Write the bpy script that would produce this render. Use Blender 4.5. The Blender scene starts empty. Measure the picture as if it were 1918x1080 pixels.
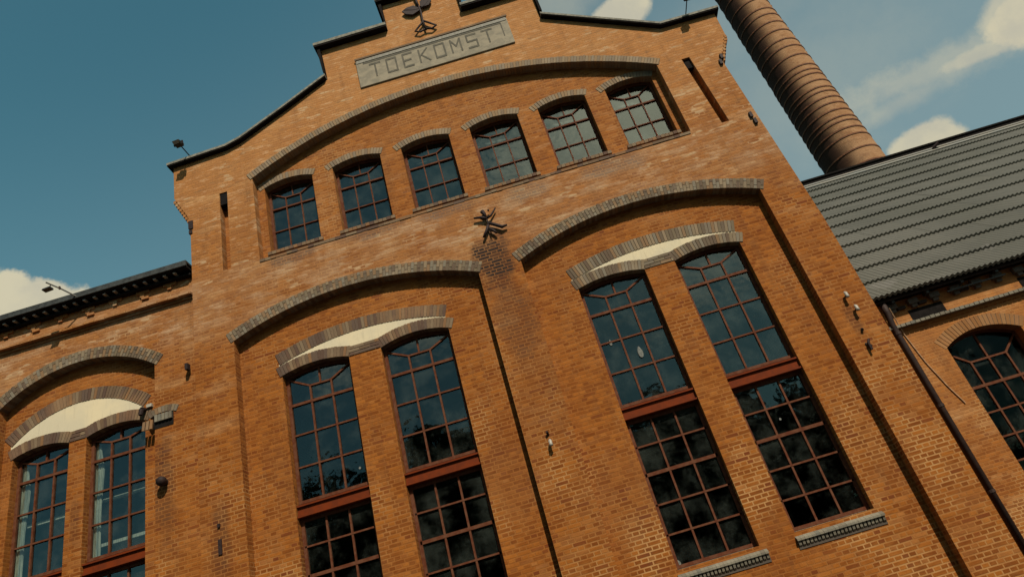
import bpy, bmesh, math, random
from math import sin, cos, pi, sqrt, radians, atan2
from mathutils import Vector, Matrix
from mathutils.geometry import tessellate_polygon

random.seed(7)
S = bpy.context.scene
COL = S.collection

# ------------------------------------------------------------------ node helpers
def new_mat(name):
    m = bpy.data.materials.new(name); m.use_nodes = True
    nt = m.node_tree; nt.nodes.clear()
    out = nt.nodes.new('ShaderNodeOutputMaterial')
    return m, nt, out

ALB = .60      # all paint and masonry tones below are scaled to real-world reflectance
class N:
    """small wrapper for building node trees"""
    def __init__(s, nt): s.nt = nt
    def add(s, t, **kw):
        n = s.nt.nodes.new(t)
        for k, v in kw.items(): setattr(n, k, v)
        return n
    def put(s, sock, v):
        if isinstance(v, bpy.types.NodeSocket): s.nt.links.new(v, sock)
        elif v is not None:
            try: sock.default_value = v
            except Exception: sock.default_value = (v[0], v[1], v[2], 1) if len(v) == 3 else v
    def math(s, op, a, b=None, c=None, clamp=False):
        n = s.add('ShaderNodeMath', operation=op, use_clamp=clamp)
        s.put(n.inputs[0], a)
        if b is not None: s.put(n.inputs[1], b)
        if c is not None: s.put(n.inputs[2], c)
        return n.outputs[0]
    def noise(s, vec, scale, detail=3, rough=.55, dist=0):
        n = s.add('ShaderNodeTexNoise')
        s.put(n.inputs['Vector'], vec); n.inputs['Scale'].default_value = scale
        n.inputs['Detail'].default_value = detail; n.inputs['Roughness'].default_value = rough
        n.inputs['Distortion'].default_value = dist
        return n.outputs['Fac']
    def ramp(s, fac, lo, hi):          # smooth 0..1 between lo and hi
        n = s.add('ShaderNodeMapRange', interpolation_type='SMOOTHSTEP')
        s.put(n.inputs[0], fac); n.inputs[1].default_value = lo; n.inputs[2].default_value = hi
        return n.outputs[0]
    def mix(s, fac, a, b, blend='MIX'):
        n = s.add('ShaderNodeMix', data_type='RGBA', blend_type=blend)
        s.put(n.inputs[0], fac); s.put(n.inputs[6], a); s.put(n.inputs[7], b)
        return n.outputs[2]
    def sep(s, v):
        n = s.add('ShaderNodeSeparateXYZ'); s.put(n.inputs[0], v); return n.outputs
    def comb(s, x, y, z):
        n = s.add('ShaderNodeCombineXYZ')
        for i, q in enumerate((x, y, z)): s.put(n.inputs[i], q)
        return n.outputs[0]
    def bsdf(s, out, color, rough=.8, metal=0, spec=.3, bump=None, bstr=.3, bdist=.01):
        p = s.add('ShaderNodeBsdfPrincipled')
        color = s.mix(1.0, color, (ALB, ALB, ALB, 1), 'MULTIPLY')
        s.put(p.inputs['Base Color'], color); s.put(p.inputs['Roughness'], rough)
        p.inputs['Metallic'].default_value = metal
        p.inputs['Specular IOR Level'].default_value = spec
        if bump is not None:
            b = s.add('ShaderNodeBump'); s.put(b.inputs['Height'], bump)
            b.inputs['Strength'].default_value = bstr; b.inputs['Distance'].default_value = bdist
            s.nt.links.new(b.outputs[0], p.inputs['Normal'])
        s.nt.links.new(p.outputs[0], out.inputs[0])
        return p

def c4(*c): return (c[0], c[1], c[2], 1)

def brick_material(name, zlow=3.0, zhigh=12.5, worn=1.0):
    m, nt, out = new_mat(name); n = N(nt)
    uv = n.add('ShaderNodeUVMap').outputs[0]
    pos = n.add('ShaderNodeNewGeometry').outputs['Position']
    P = n.sep(pos)
    # slightly irregular courses
    wob = n.noise(pos, 1.3, 2)
    U = n.sep(uv)
    v2 = n.math('ADD', U[1], n.math('MULTIPLY', n.math('SUBTRACT', wob, .5), .02))
    vec = n.comb(U[0], v2, 0.0)
    def brick(c1, c2, mo, ms):
        b = n.add('ShaderNodeTexBrick', offset=.5, offset_frequency=2, squash=.5, squash_frequency=2)
        n.put(b.inputs['Vector'], vec)
        b.inputs['Color1'].default_value = c1; b.inputs['Color2'].default_value = c2; b.inputs['Mortar'].default_value = mo
        b.inputs['Scale'].default_value = 1; b.inputs['Mortar Size'].default_value = ms
        b.inputs['Mortar Smooth'].default_value = .25; b.inputs['Bias'].default_value = -.1
        b.inputs['Brick Width'].default_value = .215; b.inputs['Row Height'].default_value = .066
        return b
    br = brick(c4(0, 0, 0), c4(1, 1, 1), c4(.5, .5, .5), .011)
    shade = n.sep(br.outputs['Color'])[0]                       # one random grey per brick
    fac = br.outputs['Fac']                                     # 1 in the joint
    low = n.ramp(P[2], zlow, zhigh)
    # fine stretched noise: uneven brick faces along the course
    sv = n.comb(n.math('MULTIPLY', P[0], .30), n.math('MULTIPLY', P[1], .30), P[2])
    fine = n.noise(sv, 14, 3, .6)
    big = n.noise(pos, .55, 4, .6)
    mid = n.noise(sv, 2.6, 4, .65)
    base = n.mix(n.ramp(shade, .1, .9), c4(.265, .072, .008), c4(.465, .152, .021))
    base = n.mix(n.math('MULTIPLY', n.ramp(shade, .9, 1.0), .55), base, c4(.17, .052, .012))
    base = n.mix(n.math('MULTIPLY', n.ramp(fine, .45, .70), .45), base, c4(.50, .190, .040))
    base = n.mix(n.math('MULTIPLY', n.ramp(fine, .46, .30), .45), base, c4(.20, .056, .008))
    base = n.mix(n.math('MULTIPLY', n.ramp(big, .52, .70), .30), base, c4(.58, .205, .034))
    base = n.mix(n.math('MULTIPLY', n.ramp(big, .48, .32), .26), base, c4(.24, .068, .009))
    # second random per brick: a few burnt red ones, a few pale ones, gathered in loose areas of repair
    r2 = n.math('FRACT', n.math('MULTIPLY', shade, 37.7))
    area = n.ramp(n.noise(pos, .75, 4, .65), .40, .64)
    base = n.mix(n.math('MULTIPLY', n.ramp(r2, .86, .88), n.math('MULTIPLY_ADD', area, .45, .30)), base, c4(.21, .050, .014))
    base = n.mix(n.math('MULTIPLY', n.ramp(r2, .13, .10), n.math('MULTIPLY_ADD', area, .32, .06)), base, c4(.60, .27, .085))
    base = n.mix(n.math('MULTIPLY', n.ramp(n.noise(pos, 38, 2, .6), .55, .75), .35), base, c4(.20, .062, .014))
    # paler, chalkier bricks high up on the wall and in blotches
    pale = n.math('MULTIPLY', n.ramp(mid, .50, .72), n.math('MULTIPLY_ADD', low, .85 * worn, .10 * worn))
    base = n.mix(n.math('MULTIPLY', pale, n.math('MULTIPLY_ADD', shade, .8, .35), clamp=True), base, c4(.74, .44, .20))
    high = n.ramp(P[2], zlow + 4.5, zhigh + 1.5)
    base = n.mix(n.math('MULTIPLY', high, .60 * worn), base, c4(.72, .355, .130))
    mott = n.noise(sv, 9, 4, .7)
    upz = n.math('MULTIPLY', n.ramp(P[2], 7.5, 11.5), worn)
    base = n.mix(n.math('MULTIPLY', n.math('MULTIPLY', n.ramp(mott, .53, .66), upz), .60), base, c4(.84, .52, .28))
    base = n.mix(n.math('MULTIPLY', n.math('MULTIPLY', n.ramp(mott, .46, .34), upz), .65), base, c4(.34, .185, .085))
    # chalky weathered belt under the upper windows
    belt = n.math('MULTIPLY', n.math('MULTIPLY', n.ramp(P[2], 8.4, 9.0), n.ramp(P[2], 10.0, 9.6)), n.ramp(n.noise(sv, 3.5, 4, .7), .45, .60))
    base = n.mix(n.math('MULTIPLY', belt, n.math('MULTIPLY_ADD', shade, .7 * worn, .25 * worn)), base, c4(.64, .42, .25))
    wash = n.math('MULTIPLY', n.math('MULTIPLY', n.ramp(P[2], 7.9, 8.8), n.ramp(P[2], 10.1, 9.7)), n.ramp(n.noise(pos, 1.1, 4, .6), .30, .55))
    base = n.mix(n.math('MULTIPLY', wash, .24 * worn), base, c4(.50, .29, .145))
    # faint rain streaks down the wall
    rv = n.comb(n.math('MULTIPLY', P[0], 3.2), n.math('MULTIPLY', P[1], 3.2), n.math('MULTIPLY', P[2], .35))
    base = n.mix(n.math('MULTIPLY', n.ramp(n.noise(rv, 1.3, 4, .65), .50, .70), .28), base, c4(.19, .075, .026))
    patch = n.math('MULTIPLY', n.ramp(n.noise(sv, 5.5, 2, .5), .60, .67), n.math('MULTIPLY', n.ramp(P[2], 8.3, 9.2), n.ramp(shade, .2, .6)))
    base = n.mix(n.math('MULTIPLY', patch, .75 * worn), base, c4(.70, .49, .28))
    # joints: light sandy mortar, almost brick coloured in places
    mortar = n.mix(n.ramp(n.noise(pos, .9, 3, .6), .35, .65), c4(.44, .175, .040), c4(.64, .34, .125))
    near = n.ramp(P[2], 6.5, 3.2)
    patchy = n.ramp(n.noise(pos, .8, 3, .6), .42, .62)
    jf = n.math('MULTIPLY', fac, n.math('ADD', .22, n.math('MULTIPLY', patchy, n.math('MULTIPLY_ADD', near, .55, .25))), clamp=True)
    jf = n.math('MULTIPLY', jf, n.math('MULTIPLY_ADD', n.noise(pos, 7, 2), .9, .55), clamp=True)
    col = n.mix(jf, base, mortar)
    # soot: an old stain between the two tall bays, and some smaller ones
    def stain(cx, cz, rx, rz, amt, dark, nz=3.2):
        dx = n.math('DIVIDE', n.math('SUBTRACT', P[0], cx), rx)
        dz = n.math('DIVIDE', n.math('SUBTRACT', P[2], cz), rz)
        d = n.math('SQRT', n.math('ADD', n.math('MULTIPLY', dx, dx), n.math('MULTIPLY', dz, dz)))
        d = n.math('ADD', d, n.math('MULTIPLY', n.math('SUBTRACT', n.noise(pos, nz, 3, .6), .5), 1.1))
        k = n.math('MULTIPLY', n.ramp(d, 1.05, .45), amt)
        # soot sits on the bricks first
        k = n.math('MULTIPLY', k, n.math('MULTIPLY_ADD', n.math('SUBTRACT', 1.0, fac), .62, .38))
        k = n.math('MULTIPLY', k, n.math('MULTIPLY_ADD', n.ramp(shade, .1, .6), .4, .6), clamp=True)
        return k, dark
    grey = c4(.045, .028, .022)
    for cx, cz, rx, rz, amt, dk in ((-.16, 8.30, .46, .72, 1.15, grey), (-.05, 7.0, .48, 1.1, .62, c4(.10, .05, .03)),
                                    (.0, 5.6, .5, 1.2, .20, c4(.12, .06, .03)), (-5.62, 4.7, .22, .8, .6, grey),
                                    (-6.62, 5.9, .28, 1.1, .62, grey), (-8.35, 5.9, .12, .5, .45, grey),
                                    (-.9, 4.4, .7, .8, .20, c4(.14, .08, .05)), (.9, 3.6, 1.1, .9, .16, c4(.14, .08, .05)),
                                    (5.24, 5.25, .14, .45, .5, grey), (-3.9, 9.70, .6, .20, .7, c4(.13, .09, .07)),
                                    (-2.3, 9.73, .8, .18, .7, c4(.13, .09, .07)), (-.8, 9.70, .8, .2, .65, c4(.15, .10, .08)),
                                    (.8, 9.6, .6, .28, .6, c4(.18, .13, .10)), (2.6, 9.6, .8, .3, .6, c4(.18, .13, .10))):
        k, dk = stain(cx, cz, rx, rz, amt, dk)
        col = n.mix(k, col, dk)
    h = n.math('ADD', n.math('MULTIPLY', n.math('SUBTRACT', 1.0, fac), 1.0), n.math('MULTIPLY', fine, .8))
    h = n.math('ADD', h, n.math('MULTIPLY', shade, .4))
    n.bsdf(out, col, .88, spec=.15, bump=h, bstr=.5, bdist=.008)
    return m

def island_material(name, cols, rough=.85, noise_amt=.35, spec=.2, bscale=30):
    """each brick of a piece gets its own tone"""
    m, nt, out = new_mat(name); n = N(nt)
    g = n.add('ShaderNodeNewGeometry')
    r = n.add('ShaderNodeValToRGB'); r.color_ramp.interpolation = 'CONSTANT'
    nt.links.new(g.outputs['Random Per Island'], r.inputs[0])
    el = r.color_ramp.elements
    for i, c in enumerate(cols):
        if i < 2: e = el[i]; e.position = i / len(cols)
        else: e = el.new(i / len(cols))
        e.color = c4(*c)
    f = n.noise(g.outputs['Position'], bscale, 3, .6)
    b = n.noise(g.outputs['Position'], 1.2, 3, .6)
    col = n.mix(n.math('MULTIPLY', f, noise_amt), r.outputs[0], c4(*[x * .35 for x in cols[0]]))
    col = n.mix(n.math('MULTIPLY', n.ramp(b, .5, .7), .35), col, c4(*[min(1, x * 1.5) for x in cols[-1]]))
    n.bsdf(out, col, rough, spec=spec, bump=f, bstr=.4, bdist=.008)
    return m

def plain(name, a, b=None, scale=8, rough=.6, metal=0, spec=.3, stretch=(1, 1, 1), bstr=.2, lo=.35, hi=.65):
    m, nt, out = new_mat(name); n = N(nt)
    pos = n.add('ShaderNodeNewGeometry').outputs['Position']
    mp = n.add('ShaderNodeVectorMath', operation='MULTIPLY'); n.put(mp.inputs[0], pos); mp.inputs[1].default_value = stretch
    f = n.noise(mp.outputs[0], scale, 4, .6)
    b = b or tuple(x * .6 for x in a)
    col = n.mix(n.ramp(f, lo, hi), c4(*a), c4(*b))
    n.bsdf(out, col, rough, metal, spec, bump=f, bstr=bstr, bdist=.01)
    return m

BRICK = brick_material('orange_brick')
BRICK_SHELTERED = brick_material('sheltered_orange_brick', worn=.22)
BRICK_FAR = brick_material('sandy_brick', zlow=-4, zhigh=10)
ARCH = island_material('weathered_arch_brick', [(.25, .19, .115), (.34, .255, .155), (.19, .130, .085), (.40, .295, .18), (.29, .235, .165), (.21, .155, .10), (.35, .21, .105), (.31, .265, .19)])
ARCH_PURPLE = island_material('purple_arch_brick', [(.22, .14, .08), (.28, .19, .11), (.16, .095, .065), (.33, .235, .14), (.24, .16, .095), (.18, .12, .085), (.34, .18, .08)])
HEADER = island_material('pale_header_brick', [(.37, .265, .155), (.42, .31, .19), (.32, .23, .145), (.39, .30, .20), (.42, .27, .14), (.34, .265, .18)])
SILL = island_material('glazed_sill_brick', [(.27, .245, .18), (.31, .28, .21), (.25, .215, .155), (.23, .22, .175), (.34, .30, .215)], rough=.75, spec=.2, noise_amt=.5)
ARCH_ORANGE = island_material('orange_arch_brick', [(.42, .20, .07), (.46, .235, .09), (.39, .175, .055), (.44, .215, .085)])
BRICK_DARK = island_material('shade_dark_corbel_brick', [(.10, .06, .04), (.16, .13, .10), (.06, .04, .03)])  # dark tone paints eave shade into the corbels; also fills sill joints
MORTAR = plain('sandy_mortar', (.33, .235, .14), (.16, .105, .07), 9, .95)
COPING = plain('dark_lead_coping', (.36, .34, .265), (.20, .19, .15), 14, .85, spec=.3)
UNDER = plain('black_trim_and_shade', (.020, .016, .014), (.010, .008, .007), 8, .9, spec=.1)  # near-black: paints shade under copings, eaves and in vents; also dark trim
IRON = plain('blackened_iron', (.022, .013, .012), (.045, .020, .015), 25, .7, spec=.25)
FRAME = plain('red_brown_window_paint', (.145, .042, .018), (.19, .078, .040), 12, .7, spec=.08)
BEAM = plain('red_lead_beam_paint', (.235, .042, .008), (.18, .036, .010), 7, .7, spec=.08)
STONE = plain('grey_plaque_stone', (.44, .375, .26), (.32, .28, .20), 5, .85, stretch=(1, 1, 1.6))
STONE_DARK = plain('weathered_letter_groove', (.19, .17, .125), (.13, .12, .09), 14, .9)
STONE_LITE = plain('pale_stone_edge', (.43, .40, .33), (.30, .28, .22), 20, .8)
PLASTER = plain('cream_plaster', (.98, .83, .53), (.84, .75, .52), 1.6, .8)
WHITE = plain('white_porcelain', (.62, .57, .46), (.45, .40, .32), 30, .4)
DARKIN = plain('dark_interior', (.018, .014, .011), (.010, .008, .007), 2, .9)
MARK = plain('dried_paint_smear', (.30, .30, .26), (.16, .17, .15), 20, .9)
CURTAIN = plain('pale_curtain_cloth', (.80, .80, .68), (.42, .45, .40), 3, .9, stretch=(14, 1, 1))
PIPE = plain('brown_zinc_pipe', (.030, .014, .010), (.050, .024, .016), 10, .7)
GUTTER = plain('dark_gutter_zinc', (.085, .092, .085), (.045, .048, .045), 10, .6, metal=.2)
TRIM = plain('grey_trim_metal', (.30, .33, .32), (.42, .36, .27), 4, .5, metal=.1, stretch=(.4, 1, 12))
LEAF = plain('dark_leaf', (.035, .060, .022), (.055, .085, .030), 3, .8)
BARK = plain('grey_bark', (.11, .085, .06), None, 6, .9)
GROUND = plain('cobbled_yard', (.085, .075, .062), (.05, .045, .04), 2.5, .9)
CABLE = plain('sun_bleached_cable', (.75, .45, .24), None, 10, .8)

def plaster_material():
    m, nt, out = new_mat('cream_plaster'); n = N(nt)
    pos = n.add('ShaderNodeNewGeometry').outputs['Position']; P = n.sep(pos)
    a = n.noise(pos, 1.4, 4, .6); b = n.noise(n.comb(n.math('MULTIPLY', P[0], 9), 0.0, n.math('MULTIPLY', P[2], 1.2)), 1.5, 4, .6); k = n.noise(pos, 22, 4, .7)
    col = n.mix(n.ramp(a, .35, .65), c4(1.0, .85, .55), c4(.86, .76, .53))
    col = n.mix(n.math('MULTIPLY', n.ramp(b, .52, .72), .35), col, c4(.55, .48, .34))
    col = n.mix(n.math('MULTIPLY', n.ramp(k, .62, .72), .3), col, c4(.45, .38, .27))
    n.bsdf(out, col, .85, spec=.1, bump=k, bstr=.3, bdist=.006)
    return m
PLASTER = plaster_material()
def roof_material():
    m, nt, out = new_mat('grey_fibre_cement'); n = N(nt)
    pos = n.add('ShaderNodeNewGeometry').outputs['Position']
    a = n.noise(pos, .35, 4, .6); b = n.noise(pos, 6, 3, .6)
    r = n.add('ShaderNodeNewGeometry').outputs['Random Per Island']
    col = n.mix(n.ramp(a, .35, .65), c4(.185, .18, .145), c4(.235, .225, .185))
    col = n.mix(n.math('MULTIPLY', r, .30), col, c4(.15, .15, .13))
    col = n.mix(n.math('MULTIPLY', n.ramp(b, .5, .75), .4), col, c4(.14, .145, .12))
    col = n.mix(n.math('MULTIPLY', n.ramp(n.noise(pos, .9, 2, .4), .70, .73), .35), col, c4(.34, .32, .29))
    n.bsdf(out, col, .8, spec=.25, bump=b, bstr=.15)
    return m
ROOF = roof_material()

def chimney_material():
    m, nt, out = new_mat('sooty_shaded_chimney_brick'); n = N(nt)
    tc = n.add('ShaderNodeNewGeometry').outputs['Position']
    uv = n.add('ShaderNodeUVMap').outputs[0]
    b = n.add('ShaderNodeTexBrick'); n.put(b.inputs['Vector'], uv)
    b.inputs['Scale'].default_value = 1; b.inputs['Brick Width'].default_value = .22; b.inputs['Row Height'].default_value = .07
    b.inputs['Mortar Size'].default_value = .01
    b.inputs['Color1'].default_value = c4(0, 0, 0); b.inputs['Color2'].default_value = c4(1, 1, 1)
    sh = n.sep(b.outputs['Color'])[0]
    big = n.noise(tc, .7, 4, .65); st = n.noise(tc, 2.2, 4, .7)
    U = n.sep(uv)
    base = n.mix(sh, c4(.40, .20, .09), c4(.56, .32, .165))
    base = n.mix(n.math('MULTIPLY', n.ramp(big, .42, .62), .6), base, c4(.56, .33, .175))
    base = n.mix(n.math('MULTIPLY', n.ramp(st, .5, .7), .35), base, c4(.13, .06, .035))
    # rust streaks run down below every hoop; soot and the shade of the left flank are painted together
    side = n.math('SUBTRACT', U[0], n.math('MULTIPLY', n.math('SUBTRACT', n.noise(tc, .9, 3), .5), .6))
    soot_shade = n.math('MULTIPLY', n.ramp(side, 3.15, 2.15), .95)
    base = n.mix(soot_shade, base, c4(.040, .018, .013))
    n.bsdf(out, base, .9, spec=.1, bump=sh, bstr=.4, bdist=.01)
    return m
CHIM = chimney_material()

def glass_material(name, tint, refl, rough=.03, k=.30, k0=.055):
    m, nt, out = new_mat(name); n = N(nt)
    pos = n.add('ShaderNodeNewGeometry').outputs['Position']
    h = n.noise(pos, 3.0, 2, .5)
    bump = n.add('ShaderNodeBump'); n.put(bump.inputs['Height'], h); bump.inputs['Strength'].default_value = .25; bump.inputs['Distance'].default_value = .02
    gl = n.add('ShaderNodeBsdfGlossy'); gl.inputs['Color'].default_value = c4(*refl); gl.inputs['Roughness'].default_value = rough
    nt.links.new(bump.outputs[0], gl.inputs['Normal'])
    tr = n.add('ShaderNodeBsdfTransparent'); tr.inputs['Color'].default_value = c4(*tint)
    df = n.add('ShaderNodeBsdfDiffuse'); df.inputs['Color'].default_value = c4(.10, .12, .10)
    dirt = n.ramp(n.noise(pos, 2.0, 4, .65), .40, .75)
    m1 = n.add('ShaderNodeMixShader'); n.put(m1.inputs[0], n.math('MULTIPLY', dirt, .20)); nt.links.new(tr.outputs[0], m1.inputs[1]); nt.links.new(df.outputs[0], m1.inputs[2])
    lw = n.add('ShaderNodeLayerWeight'); lw.inputs[0].default_value = .5
    m2 = n.add('ShaderNodeMixShader'); n.put(m2.inputs[0], n.math('MULTIPLY_ADD', lw.outputs['Facing'], k, k0, clamp=True))
    nt.links.new(m1.outputs[0], m2.inputs[1]); nt.links.new(gl.outputs[0], m2.inputs[2])
    nt.links.new(m2.outputs[0], out.inputs[0])
    return m
GLASS = glass_material('old_window_glass', (.66, .74, .70), (.76, .94, .88))
GLASS_DARK = glass_material('open_dark_glass', (.85, .9, .88), (.6, .8, .75), k=.07, k0=0.0)

# ------------------------------------------------------------------ mesh helpers
class MB:
    def __init__(s): s.v = []; s.f = []; s.m = []
    def face(s, pts, mi=0):
        i = len(s.v); s.v += [tuple(p) for p in pts]; s.f.append(tuple(range(i, i + len(pts)))); s.m.append(mi)
    def hexa(s, p, mi=0):      # 8 points: bottom 4 (ccw seen from top), top 4; shared verts -> one island
        i = len(s.v); s.v += [tuple(q) for q in p]
        for q in ((3, 2, 1, 0), (4, 5, 6, 7), (0, 1, 5, 4), (1, 2, 6, 5), (2, 3, 7, 6), (3, 0, 4, 7)):
            s.f.append(tuple(i + k for k in q)); s.m.append(mi)
    def box(s, x0, x1, y0, y1, z0, z1, mi=0):
        s.hexa([(x0, y0, z0), (x1, y0, z0), (x1, y1, z0), (x0, y1, z0), (x0, y0, z1), (x1, y0, z1), (x1, y1, z1), (x0, y1, z1)], mi)
    def quadprism(s, q, y0, y1, mi=0):   # q: 4 (x,z) points ccw seen from the front (-y)
        a = [(x, y0, z) for x, z in q]; b = [(x, y1, z) for x, z in q]
        i = len(s.v); s.v += a + b
        for k in ((0, 1, 2, 3), (7, 6, 5, 4), (1, 0, 4, 5), (2, 1, 5, 6), (3, 2, 6, 7), (0, 3, 7, 4)):
            s.f.append(tuple(i + j for j in k)); s.m.append(mi)
    def bar(s, a, b, w, y0, y1, mi=0, ext=0):  # bar in the xz plane
        dx, dz = b[0] - a[0], b[1] - a[1]; L = sqrt(dx * dx + dz * dz)
        ux, uz = dx / L, dz / L; nx, nz = -uz * w / 2, ux * w / 2
        a = (a[0] - ux * ext, a[1] - uz * ext); b = (b[0] + ux * ext, b[1] + uz * ext)
        s.quadprism([(a[0] - nx, a[1] - nz), (b[0] - nx, b[1] - nz), (b[0] + nx, b[1] + nz), (a[0] + nx, a[1] + nz)], y0, y1, mi)
    def tube(s, pts, r, seg=8, mi=0, cap=True):
        pts = [Vector(p) for p in pts]; rr = r if isinstance(r, (list, tuple)) else [r] * len(pts)
        rings = []
        for k, p in enumerate(pts):
            d = (pts[min(k + 1, len(pts) - 1)] - pts[max(k - 1, 0)]).normalized()
            u = d.orthogonal().normalized() if k == 0 else (prev - prev.dot(d) * d).normalized()
            prev = u; w = d.cross(u)
            i = len(s.v)
            for q in range(seg):
                a = 2 * pi * q / seg
                s.v.append(tuple(p + rr[k] * (cos(a) * u + sin(a) * w)))
            rings.append(i)
        for k in range(len(rings) - 1):
            for q in range(seg):
                q2 = (q + 1) % seg
                s.f.append((rings[k] + q, rings[k] + q2, rings[k + 1] + q2, rings[k + 1] + q)); s.m.append(mi)
        if cap:
            s.f.append(tuple(rings[0] + q for q in reversed(range(seg)))); s.m.append(mi)
            s.f.append(tuple(rings[-1] + q for q in range(seg))); s.m.append(mi)
    def plate(s, outer, holes, y0, y1, mi=0, back=False, skip=None):
        """flat wall in the xz plane with holes; jambs run from y0 to y1"""
        loops = [outer] + list(holes)
        tris = tessellate_polygon([[Vector((x, z, 0)) for x, z in L] for L in loops])
        flat = [p for L in loops for p in L]
        i = len(s.v); s.v += [(x, y0, z) for x, z in flat]
        for t in tris:
            a, b, c = (flat[k] for k in t)
            cr = (b[0] - a[0]) * (c[1] - a[1]) - (b[1] - a[1]) * (c[0] - a[0])
            if abs(cr) < 1e-9: continue
            t = t if cr > 0 else (t[0], t[2], t[1])      # normal to -y
            s.f.append(tuple(i + k for k in t)); s.m.append(mi)
        if y1 != y0:
            for li, L in enumerate(loops):
                area = sum(L[k][0] * L[(k + 1) % len(L)][1] - L[(k + 1) % len(L)][0] * L[k][1] for k in range(len(L)))
                ccw = area > 0
                for k in range(len(L)):
                    a, b = L[k], L[(k + 1) % len(L)]
                    q = [(a[0], y0, a[1]), (b[0], y0, b[1]), (b[0], y1, b[1]), (a[0], y1, a[1])]
                    if (li == 0) == ccw: q = q[::-1]
                    s.face(q, mi)
        if back: s.plate(outer, holes, y1, y1, mi)

def build(mb, name, mats, parent=None, smooth=False, bevel=0):
    me = bpy.data.meshes.new(name)
    me.from_pydata(mb.v, [], mb.f); me.update()
    if not isinstance(mats, (list, tuple)): mats = [mats]
    for m in mats: me.materials.append(m)
    me.polygons.foreach_set('material_index', mb.m)
    uvl = me.uv_layers.new(name='UVMap').data
    vs = me.vertices
    for p in me.polygons:
        nx, ny, nz = (abs(c) for c in p.normal)
        for li in p.loop_indices:
            c = vs[me.loops[li].vertex_index].co
            if ny >= nx and ny >= nz: uvl[li].uv = (c.x, c.z)
            elif nx >= nz: uvl[li].uv = (c.y, c.z)
            else: uvl[li].uv = (c.x, c.y)
        p.use_smooth = smooth
    o = bpy.data.objects.new(name, me); COL.objects.link(o)
    if parent is not None: attach(o, parent)
    if bevel:
        b = o.modifiers.new('Bevel', 'BEVEL'); b.width = bevel; b.segments = 2; b.limit_method = 'ANGLE'
    return o

def world_loc(o):
    v = Vector(o.location)
    if o.parent is not None: v = o.matrix_parent_inverse @ v; v = v + world_loc(o.parent) if True else v
    return v
ORIG = {}
def attach(o, parent):
    o.parent = parent
    o.matrix_parent_inverse = Matrix.Translation(-Vector(ORIG.get(parent.name, (0, 0, 0))))
    ORIG[o.name] = ORIG.get(parent.name + '#child', (0, 0, 0))
def thing(name, label, cat, loc=(0, 0, 0), group=None):
    o = bpy.data.objects.new(name, None); COL.objects.link(o); o.location = loc
    o.empty_display_size = .3
    ORIG[o.name] = loc
    o['label'] = label; o['category'] = cat
    if group: o['group'] = group
    return o
def tag(o, label=None, cat=None, group=None, kind=None):
    if label: o['label'] = label
    if cat: o['category'] = cat
    if group: o['group'] = group
    if kind: o['kind'] = kind
    return o

# arcs ---------------------------------------------------------------
def circ3(x0, x1, zs, rise):
    """circle through (x0,zs) and (x1,zs) with the given rise"""
    h = (x1 - x0) / 2; r = (h * h + rise * rise) / (2 * rise)
    return ((x0 + x1) / 2, zs + rise - r, r)
def arc_z(c, x): return c[1] + sqrt(max(0, c[2] ** 2 - (x - c[0]) ** 2))
def arc_pts(c, x0, x1, n):
    a0 = math.acos(max(-1, min(1, (x0 - c[0]) / c[2]))); a1 = math.acos(max(-1, min(1, (x1 - c[0]) / c[2])))
    return [(c[0] + c[2] * cos(a0 + (a1 - a0) * k / n), c[1] + c[2] * sin(a0 + (a1 - a0) * k / n)) for k in range(n + 1)]
def arched_hole(c, x0, x1, zb, n=24):
    return [(x0, zb), (x1, zb)] + arc_pts(c, x1, x0, n)

def voussoirs(mb, c, x0, x1, t, y, proud=.012, pitch=.072, mort=None, rng=None, jit=.004, rows=1, depth=.16):
    """radial bricks on edge along an arc"""
    rng = rng or random
    a0 = math.acos(max(-1, min(1, (x0 - c[0]) / c[2]))); a1 = math.acos(max(-1, min(1, (x1 - c[0]) / c[2])))
    L = abs(a1 - a0) * c[2]; n = max(3, round(L / pitch))
    for k in range(n):
        f0, f1 = (k + .07) / n, (k + .93) / n
        b0, b1 = a0 + (a1 - a0) * f0, a0 + (a1 - a0) * f1
        segs = [(-.004, t)]
        if rows == 2: segs = [(-.004, t * .66), (t * .70, t)] if k % 2 else [(-.004, t * .30), (t * .34, t)]
        for s0, s1 in segs:
            e = rng.uniform(-jit, jit) if s1 == t else 0
            d = rng.uniform(0, .006)
            q = [(c[0] + (c[2] + r) * cos(b), c[1] + (c[2] + r) * sin(b)) for r, b in ((s0, b0), (s0, b1), (s1 + e, b1), (s1 + e, b0))]
            mb.quadprism(q, y - proud - d, y + depth)
    if mort is not None:
        m_ = 40
        for k in range(m_):
            b0, b1 = a0 + (a1 - a0) * k / m_, a0 + (a1 - a0) * (k + 1) / m_
            q = [(c[0] + (c[2] + r) * cos(b), c[1] + (c[2] + r) * sin(b)) for r, b in ((-.001, b0), (-.001, b1), (t - .012, b1), (t - .012, b0))]
            mort.quadprism(q, y - proud + .007, y + depth - .01)

def arch_part(name, parent, c, x0, x1, t, y, mat, **kw):
    a = MB(); b = MB()
    voussoirs(a, c, x0, x1, t, y, mort=b, **kw)
    o = build(a, name, mat, parent, bevel=.003)
    build(b, 'mortar_bed', MORTAR, o)
    return o

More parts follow.
